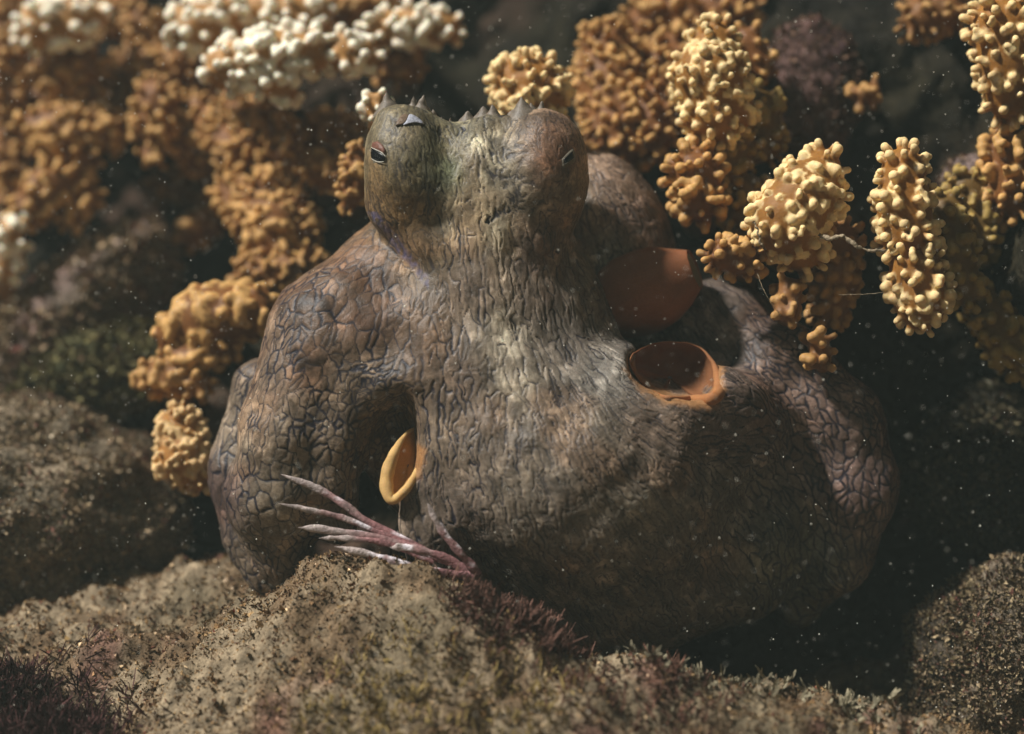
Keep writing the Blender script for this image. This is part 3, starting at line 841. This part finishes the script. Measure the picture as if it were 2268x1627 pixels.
def coral(label, lobes, rk=11, lk=22, space=30, seed=1, h=None, tones=None, back=(0, 60, -420), **kw):
    """lobes: list of (chain of px,py,z,r); a stalk runs from each colony back into the reef"""
    f0 = lobes[0][0]
    if tones is SUN_WHT:
        rk, space, lk, h = rk * .92, space * .9, lk * 1.1, 6.6
    elif rk >= 12:
        rk, space, lk, h = rk * .74, space * .80, lk * 1.0, max(6.4, (h or 6) * .9)
        lobes = [[(q[0], q[1], q[2], q[3] * 1.16) for q in lb] for lb in lobes]
    base = P(f0[0] + back[0], f0[1] + back[1], f0[2] + back[2])
    root = empty('coral', base, label, 'coral', 'knobbly corals on the reef')
    for li, lb in enumerate(lobes):
        mid = lb[len(lb) // 2]
        if li == 0:
            st = Bz([(mid[0], mid[1], mid[2] - mid[3] * .3, mid[3] * .75), (mid[0] + back[0], mid[1] + back[1], mid[2] + back[2], mid[3] * .8)])
        else:
            m0 = lobes[0][len(lobes[0]) // 2]
            st = Bz([(mid[0], mid[1], mid[2] - mid[3] * .2, mid[3] * .7), (m0[0], m0[1] + 20, m0[2] - 60, min(mid[3], m0[3]) * .7)])
        vs, fs, col = coral_mesh([Bz(lb)], rk * .94, lk * .8, space * .95, seed * 31 + li * 7, h, tones, [st], **kw)
        me = mesh_np('lobe', W(vs) - base, fs, M_CORAL, True, col)
        link('lobe', me, root)
    CORALS.append(root)
SH = dict(h=4.6)
YEL = ((.27, .12, .024), (.80, .60, .30))
ORG = ((.18, .073, .02), (.53, .31, .11))
OLV_SHADE = ((.15, .085, .022), (.36, .25, .075))  # greenish shade put into the colour of corals lying in shadow
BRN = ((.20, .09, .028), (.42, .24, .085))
SUN_WHT = ((.40, .21, .07), (.95, .88, .70))  # sun glare put into the colour as near-white tips
# behind and right of the head
coral('pale yellow dome of knobbly coral just behind the horned brow', [[(1172, 195, -230, 66), (1180, 225, -230, 62)]], 13, 26, 30, 3, 5, YEL)
coral('orange upright coral column between the yellow dome and the pale spire', [[(1345, 110, -520, 52), (1350, 200, -500, 62), (1370, 300, -460, 66)], [(1450, 230, -460, 50), (1440, 300, -440, 50)]], 12, 30, 30, 4, 6, ORG)
coral('tall pale coral spire dotted with tiny knobs above the mantle', [[(1580, 95, -150, 48), (1572, 170, -140, 78), (1590, 245, -150, 80)]], 9.2, 20, 25, 5, 4.6, YEL)
coral('shaded olive coral flank just beneath the pale spire', [[(1600, 320, -220, 74), (1575, 370, -200, 60)], [(1680, 240, -260, 46), (1690, 320, -260, 44)], [(1650, 420, -230, 40), (1640, 470, -220, 36)]], 10, 18, 30, 6, 5, OLV_SHADE)
coral('orange coral bunch resting above the mantle and below the spire', [[(1540, 385, -130, 58), (1552, 440, -120, 50)]], 11.5, 24, 27, 7, 5, ORG)
coral('leaning pale yellow coral club tied by a strand of detritus', [[(1820, 372, 20, 42), (1790, 430, 20, 72), (1740, 490, 30, 72), (1770, 545, 0, 56)]], 10, 22, 25, 8, 4.5, YEL)
coral('small orange coral sprig beside the siphon disc', [[(1600, 565, 10, 32), (1650, 575, -20, 34)]], 10.5, 20, 23, 9, 4.6, ORG)
coral('smooth brown coral drip hanging under the leaning club', [[(1748, 640, 0, 22), (1742, 690, 10, 22)]], 14, 14, 36, 10, 5, BRN, fuse=.9)
coral('little brown coral nub over the sunlit rear arm', [[(1812, 760, 0, 24), (1822, 805, 10, 17)]], 11, 16, 26, 11, 5, BRN)
coral('slender pale coral column standing alone right of the leaning club', [[(2000, 375, 50, 46), (2000, 440, 50, 52), (2010, 520, 40, 56)], [(2025, 590, 40, 54), (2040, 660, 40, 56), (2040, 690, 40, 40)]], 10, 22, 25, 12, 4.5, YEL)
coral('olive shaded coral backing the slender pale column', [[(2095, 470, -60, 40), (2110, 560, -70, 50), (2130, 640, -80, 40)], [(2140, 420, -160, 40), (2160, 520, -160, 44)]], 10, 18, 25, 13, 6.2, OLV_SHADE)
coral('broad yellow coral cut by the frame beside dark water', [[(2220, 60, -60, 66), (2235, 140, -60, 62), (2235, 215, -80, 50)]], 10, 25, 25, 14, 5.2, YEL)
coral('orange coral mass under the broad yellow coral', [[(2250, 340, -140, 66), (2250, 430, -140, 58)]], 11, 28, 25, 15, 6.0, ORG)
coral('shaded olive coral spread low beside the slender column', [[(2190, 690, -150, 44), (2230, 750, -150, 52), (2280, 800, -150, 46)]], 10.5, 20, 25, 16, 6.2, OLV_SHADE)
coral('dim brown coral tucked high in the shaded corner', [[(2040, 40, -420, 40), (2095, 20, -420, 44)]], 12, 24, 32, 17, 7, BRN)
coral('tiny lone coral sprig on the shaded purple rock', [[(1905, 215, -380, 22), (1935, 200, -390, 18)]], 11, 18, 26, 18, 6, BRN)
coral('blurred orange coral fringe far behind the pale spire', [[(1440, 60, -640, 54), (1530, 30, -620, 60), (1620, 20, -560, 50)], [(1490, 130, -560, 50), (1440, 160, -560, 44)]], 13, 34, 32, 19, 7, ORG)
coral('flat orange coral blade behind the tip of the spire', [[(1655, 90, -330, 26), (1690, 150, -330, 24)]], 14, 16, 40, 20, 6.5, ORG, fuse=.9)
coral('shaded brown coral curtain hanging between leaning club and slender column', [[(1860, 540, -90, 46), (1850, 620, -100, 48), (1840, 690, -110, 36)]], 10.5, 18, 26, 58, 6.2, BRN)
coral('dim olive coral bed filling the nook under the orange mass', [[(2190, 540, -260, 50), (2240, 580, -260, 50)]], 10.5, 18, 26, 59, 6, OLV_SHADE)
# left of the head
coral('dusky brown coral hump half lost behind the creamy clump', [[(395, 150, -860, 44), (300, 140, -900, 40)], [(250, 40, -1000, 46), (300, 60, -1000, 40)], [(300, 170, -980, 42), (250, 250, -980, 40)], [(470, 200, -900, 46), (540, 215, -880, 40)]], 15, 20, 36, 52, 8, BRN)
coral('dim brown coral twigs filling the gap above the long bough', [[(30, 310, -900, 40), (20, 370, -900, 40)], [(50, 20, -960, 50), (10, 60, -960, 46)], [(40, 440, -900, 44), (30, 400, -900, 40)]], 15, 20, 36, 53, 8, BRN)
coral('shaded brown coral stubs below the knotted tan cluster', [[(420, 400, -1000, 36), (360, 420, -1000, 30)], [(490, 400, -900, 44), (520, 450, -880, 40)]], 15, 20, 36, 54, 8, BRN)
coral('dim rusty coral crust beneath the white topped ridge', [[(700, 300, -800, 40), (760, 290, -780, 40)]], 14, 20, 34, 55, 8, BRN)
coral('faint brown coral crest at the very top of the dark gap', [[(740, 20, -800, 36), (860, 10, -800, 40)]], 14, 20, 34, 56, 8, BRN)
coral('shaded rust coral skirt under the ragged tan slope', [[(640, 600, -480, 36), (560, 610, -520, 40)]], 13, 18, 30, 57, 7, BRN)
LB = dict(fuse=.4)
coral('sunlit white coral shelf in the topmost row', [[(80, 60, -760, 50), (150, 50, -760, 50), (200, 40, -780, 34)]], 15, 20, 36, 21, 7, SUN_WHT, **LB)
coral('sunlit creamy coral clump beside the white crusted shelf', [[(430, 60, -620, 58), (500, 40, -620, 50)], [(580, 20, -640, 44), (650, 35, -640, 50), (700, 50, -660, 40)]], 15, 20, 35, 22, 6.5, SUN_WHT, **LB)
coral('sunlit white topped coral ridge stretching over the dark hollow', [[(500, 150, -430, 48), (590, 125, -420, 58), (680, 120, -420, 52)], [(760, 120, -430, 44), (800, 125, -440, 34)], [(625, 195, -420, 28), (600, 175, -420, 40)]], 15, 18, 34, 23, 6, SUN_WHT, **LB)
coral('pale frilled coral shelf reaching toward the black gap', [[(840, 70, -560, 36), (920, 55, -560, 40), (985, 60, -560, 36)]], 13, 18, 30, 24, 6, SUN_WHT, **LB)
coral('brown coral stubs drooping beneath the pale frilled shelf', [[(860, 150, -620, 30), (900, 140, -630, 32)]], 13, 18, 34, 25, 7, BRN)
coral('little white coral knob peeking out behind the scarred brow', [[(836, 225, -180, 20), (832, 250, -190, 18)]], 11, 14, 24, 26, 5, SUN_WHT)
coral('small soft brown coral tuft between the two creamy clumps', [[(315, 45, -900, 36), (335, 90, -900, 26)]], 15, 20, 38, 27, 8, BRN)
coral('brown coral hummock under the sunlit white shelf', [[(110, 170, -860, 46), (180, 160, -860, 56)], [(60, 120, -900, 40), (20, 110, -900, 40)]], 17, 20, 44, 28, 8, BRN, **LB)
coral('rounded brown coral knuckle at the frame edge', [[(0, 190, -820, 44), (20, 225, -820, 40)]], 18, 18, 46, 29, 8, BRN, **LB)
coral('long knotted brown coral bough below the hummock', [[(70, 285, -820, 40), (150, 290, -800, 50), (235, 290, -820, 44)], [(180, 350, -800, 34), (100, 330, -800, 30)], [(90, 230, -880, 44), (200, 225, -880, 40)]], 16, 20, 38, 30, 7.5, ORG, **LB)
coral('knotted tan coral cluster with two hanging nubs', [[(350, 225, -760, 50), (345, 280, -760, 46)], [(335, 345, -760, 20), (335, 330, -760, 22)], [(400, 300, -820, 40), (440, 350, -840, 36)]], 16, 20, 37, 31, 7, ORG, **LB)
coral('brown coral branch with sunlit cream edge by the frame', [[(150, 400, -760, 34), (95, 420, -740, 40), (60, 470, -740, 36)], [(150, 470, -780, 34), (180, 430, -780, 36)]], 16, 20, 37, 32, 7.5, ORG, **LB)
coral('cream sunlit coral lump below the brown branch', [[(15, 530, -700, 42), (10, 590, -700, 36)]], 16, 18, 36, 33, 7.5, SUN_WHT, **LB)
coral('tan coral arm climbing out of the shaded middle', [[(440, 240, -760, 26), (480, 300, -740, 34), (545, 340, -700, 52)], [(590, 365, -690, 38), (600, 390, -690, 36)], [(520, 260, -780, 38), (590, 280, -760, 40), (640, 330, -740, 40)]], 13, 20, 30, 34, 6.5, ORG)
coral('ragged tan coral slope left of the octopus neck', [[(590, 440, -560, 48), (615, 500, -540, 58), (600, 560, -530, 48)], [(660, 520, -540, 40), (650, 470, -540, 40)], [(560, 480, -620, 44), (520, 430, -660, 40)], [(690, 600, -520, 34), (640, 570, -520, 36)]], 13, 20, 29, 35, 6.2, ORG)
coral('sparse brown coral twig bridging toward the octopus brow', [[(665, 370, -520, 24), (720, 380, -500, 32), (770, 395, -460, 28)]], 12, 20, 29, 36, 6.2, BRN)
coral('orange coral tongue squeezed against the octopus neck', [[(795, 350, -260, 24), (792, 410, -260, 28), (780, 440, -260, 20)]], 12, 18, 27, 37, 6.0, ORG)
coral('soft reddish brown coral blob afloat in the dark cleft', [[(425, 515, -900, 36), (465, 490, -900, 26)]], 18, 16, 46, 38, 8, BRN, fuse=1.0)
coral('lumpy orange sponge-like coral bank against the octopus shoulder', [[(390, 740, -330, 42), (470, 705, -320, 66), (560, 690, -300, 52)], [(480, 770, -310, 40), (420, 780, -310, 36)]], 17, 14, 40, 39, 7, ORG, fuse=1.0)
coral('small brown coral ledge under the orange bank', [[(330, 840, -330, 28), (400, 830, -320, 36), (440, 850, -300, 28)]], 15, 14, 36, 40, 7, BRN, fuse=1.0)
coral('orange coral brush with white tipped bristles by the curled arm', [[(400, 950, -260, 44), (405, 1010, -240, 56), (440, 1050, -240, 40)]], 8, 20, 17, 41, 5, ((.34, .16, .045), (.62, .42, .2)))

# ================================================================== boulders, weed and litter
def boulder(name, label, c, r, seed, tones, flk=5000, rot=0, fsize=(.0005, .0016), amp=.22):
    """lumpy rock (working frame ellipsoid) with its coat of turf as a part"""
    bm = bmesh.new(); bmesh.ops.create_icosphere(bm, subdivisions=5, radius=1)
    v = np.array([q.co[:] for q in bm.verts]); f = np.array([[q.index for q in p.verts] for p in bm.faces]); bm.free()
    n_ = v.copy()
    k_ = 1 + amp * fbm(v * 1.6 + seed, 3, seed) + amp * .45 * fbm(v * 5 + seed, 3, seed + 3) + .05 * fbm(v * 16, 2, seed + 5)
    wv_ = (v * k_[:, None] * np.array(r)) @ rotm(rot).T + V(*c)
    ww_ = W(wv_)
    base = ww_[ww_[:, 2].argmin()].copy()
    col = np.array(tones[0]) + (np.array(tones[1]) - np.array(tones[0])) * sstep(-.35, .4, fbm(ww_ * 45, 3, seed))[:, None]
    root = empty(name, base, label, 'rock')
    link('stone', mesh_np('stone', ww_ - base, f, M_ROCK, True, np.clip(col, .01, .6)), root)
    rg = np.random.default_rng(seed)
    fi = rg.integers(0, len(f), flk)
    bc = rg.dirichlet((1, 1, 1), flk)
    tri = ww_[f[fi]]
    pos = (tri * bc[:, :, None]).sum(1)
    nr = np.cross(tri[:, 1] - tri[:, 0], tri[:, 2] - tri[:, 0]); nr /= np.linalg.norm(nr, axis=1)[:, None]
    ctr = ww_.mean(0); nr *= np.sign(((pos - ctr) * nr).sum(1))[:, None]
    kp = rg.random(flk) < .75 + .9 * fbm(pos * 70, 2, seed + 9)
    pos, nr = pos[kp], nr[kp]
    fv, ff, fc = flakes(pos, nr, fsize[0] + (fsize[1] - fsize[0]) * rg.random(len(pos)) ** 2.5, turf_mix(len(pos), rg, .02, .10) * np.array(tones[2]), rg, long=1.5)
    t_ = link('turf_coat', mesh_np('turf_coat', fv - base, ff, M_FILM, False, fc), root)
    t_['kind'] = 'stuff'
    return root
boulder('boulder', 'olive turf covered boulder in front of the dark cleft', (30, 1150, -520), (430, 300, 280), 3, ((.12, .10, .07), (.26, .205, .14), (1.5, 1.35, 1.25)), 80000, fsize=(.0005, .0017), amp=.3)
boulder('boulder', 'pinkish slab of rock sloping down the shaded cleft', (140, 730, -840), (350, 140, 190), 5, ((.12, .10, .07), (.30, .21, .18), (1.5, 1.3, 1.2)), 20000, rot=-44, fsize=(.0007, .0032))
boulder('boulder', 'dark olive mossy rock under the orange coral bank', (240, 830, -700), (240, 110, 130), 6, ((.025, .028, .014), (.08, .075, .035), (.9, .95, .65)), 16000, rot=-15, fsize=(.0007, .003), amp=.35)
boulder('boulder', 'shadowed turf covered boulder standing clear of the octopus arms', (2220, 1460, -140), (215, 210, 140), 8, ((.05, .04, .03), (.16, .125, .09), (1.2, 1.1, 1.0)), 60000, fsize=(.0005, .0016), amp=.34)
boulder('boulder', 'purple brown rock face between the spire and the corner coral', (1800, 200, -480), (120, 170, 90), 9, ((.05, .028, .028), (.12, .07, .06), (.7, .5, .5)), 7000)
boulder('boulder', 'pale crusted stone wedged behind the slender coral column', (2150, 400, -360), (70, 60, 60), 10, ((.14, .10, .09), (.30, .22, .20), (1.2, 1, 1)), 2500)
boulder('boulder', 'dark rock ledge beneath the low olive coral', (2200, 1060, -380), (200, 190, 120), 12, ((.012, .013, .01), (.03, .026, .018), (.4, .4, .35)), 25000, fsize=(.0006, .0025), amp=.35)

def weed(label, spots, seed, tone, n=700, size=(.004, .009), wide=.00022):
    """branched feathery tuft: many fine forked blades from one holdfast"""
    rg = np.random.default_rng(seed)
    vs, fs, cs = [], [], []
    cen = np.array([P(*s[:3]) for s in spots])
    base = cen.mean(0)
    pick = rg.integers(len(spots), size=n)
    roots = cen[pick] + np.column_stack([rg.normal(0, 1, (n, 2)) * np.array([s[3] for s in spots])[pick][:, None] * K, np.zeros(n)])
    roots[:, 2] = ground_z(roots[:, :2])
    for i in range(n):
        p = roots[i]
        d = np.array([rg.normal(0, .5), rg.normal(-.15, .5), 1.0]); d /= np.linalg.norm(d)
        L_ = rg.uniform(*size)
        s_ = np.cross(d, rg.normal(0, 1, 3)); s_ /= np.linalg.norm(s_)
        col = np.array(tone) * rg.uniform(.5, 1.5)
        for b in range(3):
            q0 = p + d * L_ * b * .22
            dd = d + s_ * rg.normal(0, .5) * (b > 0) + rg.normal(0, .2, 3); dd /= np.linalg.norm(dd)
            wv_ = np.cross(dd, rg.normal(0, 1, 3)); wv_ /= np.linalg.norm(wv_); wv_ *= wide
            bend = rg.normal(0, .15, 3) * L_
            l2 = L_ * (1 - .22 * b)
            o_ = len(vs)
            vs += [q0 - wv_, q0 + wv_, q0 + dd * l2 * .5 + bend * .4 + wv_ * 1.3, q0 + dd * l2 * .5 + bend * .4 - wv_ * 1.3, q0 + dd * l2 + bend + wv_ * .5, q0 + dd * l2 + bend - wv_ * .5]
            fs += [(o_, o_ + 1, o_ + 2, o_ + 3), (o_ + 3, o_ + 2, o_ + 4, o_ + 5)]
            cs += [col] * 6
    o = link('red_seaweed', mesh_np('red_seaweed', np.array(vs) - base, np.array(fs), M_FILM, False, np.array(cs)), loc=base)
    tag(o, label, 'seaweed', 'feathery red seaweeds on the sea bed')
weed('dense dark maroon seaweed carpet in the shaded near corner', [(60, 1560, 200, 70), (150, 1610, 240, 60), (20, 1500, 160, 60)], 1, (.075, .035, .032), 1500, (.004, .010))
weed('feathery russet seaweed tuft crowning the ledge under the spines', [(1150, 1380, 205, 45), (1080, 1400, 220, 40), (1220, 1400, 210, 35)], 2, (.13, .068, .05), 800, (.004, .008))
weed('sparse russet seaweed sprigs on the sandy ledge face', [(1300, 1560, 330, 60), (1500, 1540, 290, 60), (1480, 1600, 350, 50)], 3, (.13, .065, .045), 300, (.003, .006))
weed('pale fuzzy seaweed fringe along the lip of the ledge', [(1440, 1480, 228, 40), (1560, 1480, 228, 50), (1680, 1482, 228, 50), (1880, 1545, 230, 30), (1980, 1590, 230, 40)], 4, (.24, .21, .14), 260, (.001, .0055), .00045)
weed('ochre seaweed wisps near the foot of the ledge', [(900, 1600, 380, 80), (1120, 1600, 400, 70), (760, 1560, 350, 70)], 5, (.26, .19, .07), 500, (.003, .006))

# encrusted spines poking out from under the octopus
HUB = P(*c5(1400, 1490, 175))
spn = empty('spine_cluster', HUB, 'bunch of pinkish white crusted spines poking out from under the octopus', 'spines')
def spine(pts, r, seed, flat=.5):
    r = r * .8
    cs = spline(np.array([V(*c5(*q)) for q in pts]), 30)
    ts = np.linspace(0, 1, 30)
    rr = r * (1.0 - .2 * ts) * np.clip((1 - ts) * 7 + .08, 0, 1) * (1 + .14 * np.sin(ts * 23 + seed))
    v, f = tube(cs, rr, 10, flat=flat)
    v = v + 1.6 * np.stack([vnoise(v / 9, 80 + seed), vnoise(v / 9, 81 + seed), vnoise(v / 9, 82 + seed)], 1)
    tt = np.repeat(ts, 10)[:, None]
    pink = np.array([.24, .115, .115]); grey = np.array([.36, .30, .28]); wht = np.array([.74, .68, .72])
    col = pink + (grey - pink) * sstep(.35, .8, tt + .25 * vnoise(v / 25, 90 + seed)[:, None])
    col = col + (wht - col) * sstep(.38, .52, fbm(v / 22, 2, 95 + seed))[:, None]
    link('spine', mesh_np('spine', W(v) - HUB, f, M_SPINE, True, col), spn)
spine([(1410, 1490, 175), (1250, 1415, 175), (1050, 1340, 165), (850, 1295, 155), (640, 1262, 150), (515, 1250, 150)], 13, 1)
spine([(1400, 1500, 180), (1150, 1465, 180), (900, 1395, 172), (700, 1348, 165)], 12, 2)
spine([(1300, 1440, 160), (950, 1290, 150), (750, 1205, 145), (580, 1165, 140), (418, 1130, 138)], 9, 3)
spine([(1250, 1420, 160), (880, 1230, 140), (740, 1130, 132), (600, 1050, 125), (430, 985, 120)], 12, 4)
spine([(1430, 1490, 180), (1335, 1380, 195), (1245, 1270, 200), (1168, 1128, 205)], 12, 5)
spine([(1200, 1425, 172), (950, 1330, 165), (760, 1308, 158), (620, 1308, 155)], 9, 6)
spine([(1400, 1480, 170), (1250, 1400, 178), (1080, 1355, 172), (980, 1352, 168)], 12, 7)

# strands of detritus caught on the coral
def c4(x, y, z):
    return (1488.4 + x * .41933, 186 + y * .41933, z)
def strand(label, pts, r, seed, n=50, rough_=1.0):
    cs = spline(np.array([V(*c4(*q)) for q in pts]), n)
    cs = cs + rough_ * 2.5 * np.stack([vnoise(cs / 9, 100 + seed), vnoise(cs / 9, 101 + seed), vnoise(cs / 9, 102 + seed)], 1)
    rr = r * (1 + .6 * vnoise(cs / 7, 103 + seed)) * np.linspace(1.1, .6, n)
    v, f = tube(cs, np.clip(rr, .5, 99), 8)
    v = v + rough_ * 2.2 * np.stack([vnoise(v / 4, 104 + seed), vnoise(v / 4, 105 + seed), vnoise(v / 4, 106 + seed)], 1)
    w_ = W(v); b_ = w_[0].copy()
    o = link('detritus_strand', mesh_np('detritus_strand', w_ - b_, f, M_FILM, True, np.array([.30, .24, .16]) * (1 + .5 * vnoise(v / 5, 107)[:, None])), loc=b_)
    tag(o, label, 'strand')
strand('knotted grey strand of detritus slung between two pale corals', [(755, 785, 75), (830, 822, 95), (900, 808, 100), (960, 848, 105), (1000, 868, 105), (1060, 880, 105), (1130, 880, 100)], 4.2, 1)
strand('short fuzzy strand of detritus hanging down the leaning coral', [(430, 730, 105), (455, 780, 108), (470, 850, 105), (500, 880, 100)], 3.0, 2)
strand('hair thin thread dangling below the small orange sprig', [(450, 1000, 60), (480, 1080, 60), (520, 1150, 60), (575, 1225, 50)], .9, 3, 30, .4)
strand('hair thin level thread stretched to the foot of the column', [(880, 1115, 70), (1000, 1112, 80), (1120, 1103, 85)], .7, 4, 30, .3)

# ------------------------------------------------------------------ specks drifting in the water
rg = np.random.default_rng(77)
n = 5000
zz = rg.uniform(-700, 600, n)
ppx = rg.uniform(-100, 2370, n); ppy = rg.uniform(-80, 1700, n)
pos = V(ppx, ppy, zz)
ok = sdf(pos) > 12
pos = pos[ok]; n = len(pos)
sz = .85 + 1.0 * rg.random(n) ** 3 * np.where(rg.random(n) < .03, 1.8, 1)
oc = np.array([[1, 0, 0], [-1, 0, 0], [0, 1, 0], [0, -1, 0], [0, 0, 1], [0, 0, -1]], float)
of2 = np.array([[0, 2, 4], [2, 1, 4], [1, 3, 4], [3, 0, 4], [2, 0, 5], [1, 2, 5], [3, 1, 5], [0, 3, 5]])
sv = (pos[:, None] + oc[None] * sz[:, None, None] * rg.uniform(.6, 1.4, (n, 1, 3))).reshape(-1, 3)
sf = (np.arange(n)[:, None, None] * 6 + of2[None]).reshape(-1, 3)
spk = link('marine_snow', mesh_np('marine_snow', W(sv), sf, M_SPECK, True))
tag(spk, 'pale specks of marine snow drifting in the water', 'particles', kind='stuff')

# ------------------------------------------------------------------ the sea water's own veil
bm = bmesh.new(); bmesh.ops.create_cube(bm, size=1)
bmesh.ops.scale(bm, vec=(5.6, 5.4, 5.2), verts=bm.verts)
bmesh.ops.translate(bm, vec=(0, -.5, 1.3), verts=bm.verts)
me = bpy.data.meshes.new('haze'); bm.to_mesh(me); bm.free()
hm = bpy.data.materials.new('sea_water'); hm.use_nodes = True
for nd in list(hm.node_tree.nodes):
    if nd.type == 'BSDF_PRINCIPLED':
        hm.node_tree.nodes.remove(nd)
pv = hm.node_tree.nodes.new('ShaderNodeVolumePrincipled')
pv.inputs['Color'].default_value = (.70, .86, .78, 1)
pv.inputs['Density'].default_value = 0.08
pv.inputs['Anisotropy'].default_value = 0.1
hm.node_tree.links.new(pv.outputs[0], hm.node_tree.nodes['Material Output'].inputs['Volume'])
me.materials.append(hm)
haze = link('haze', me)
tag(haze, kind='stuff')
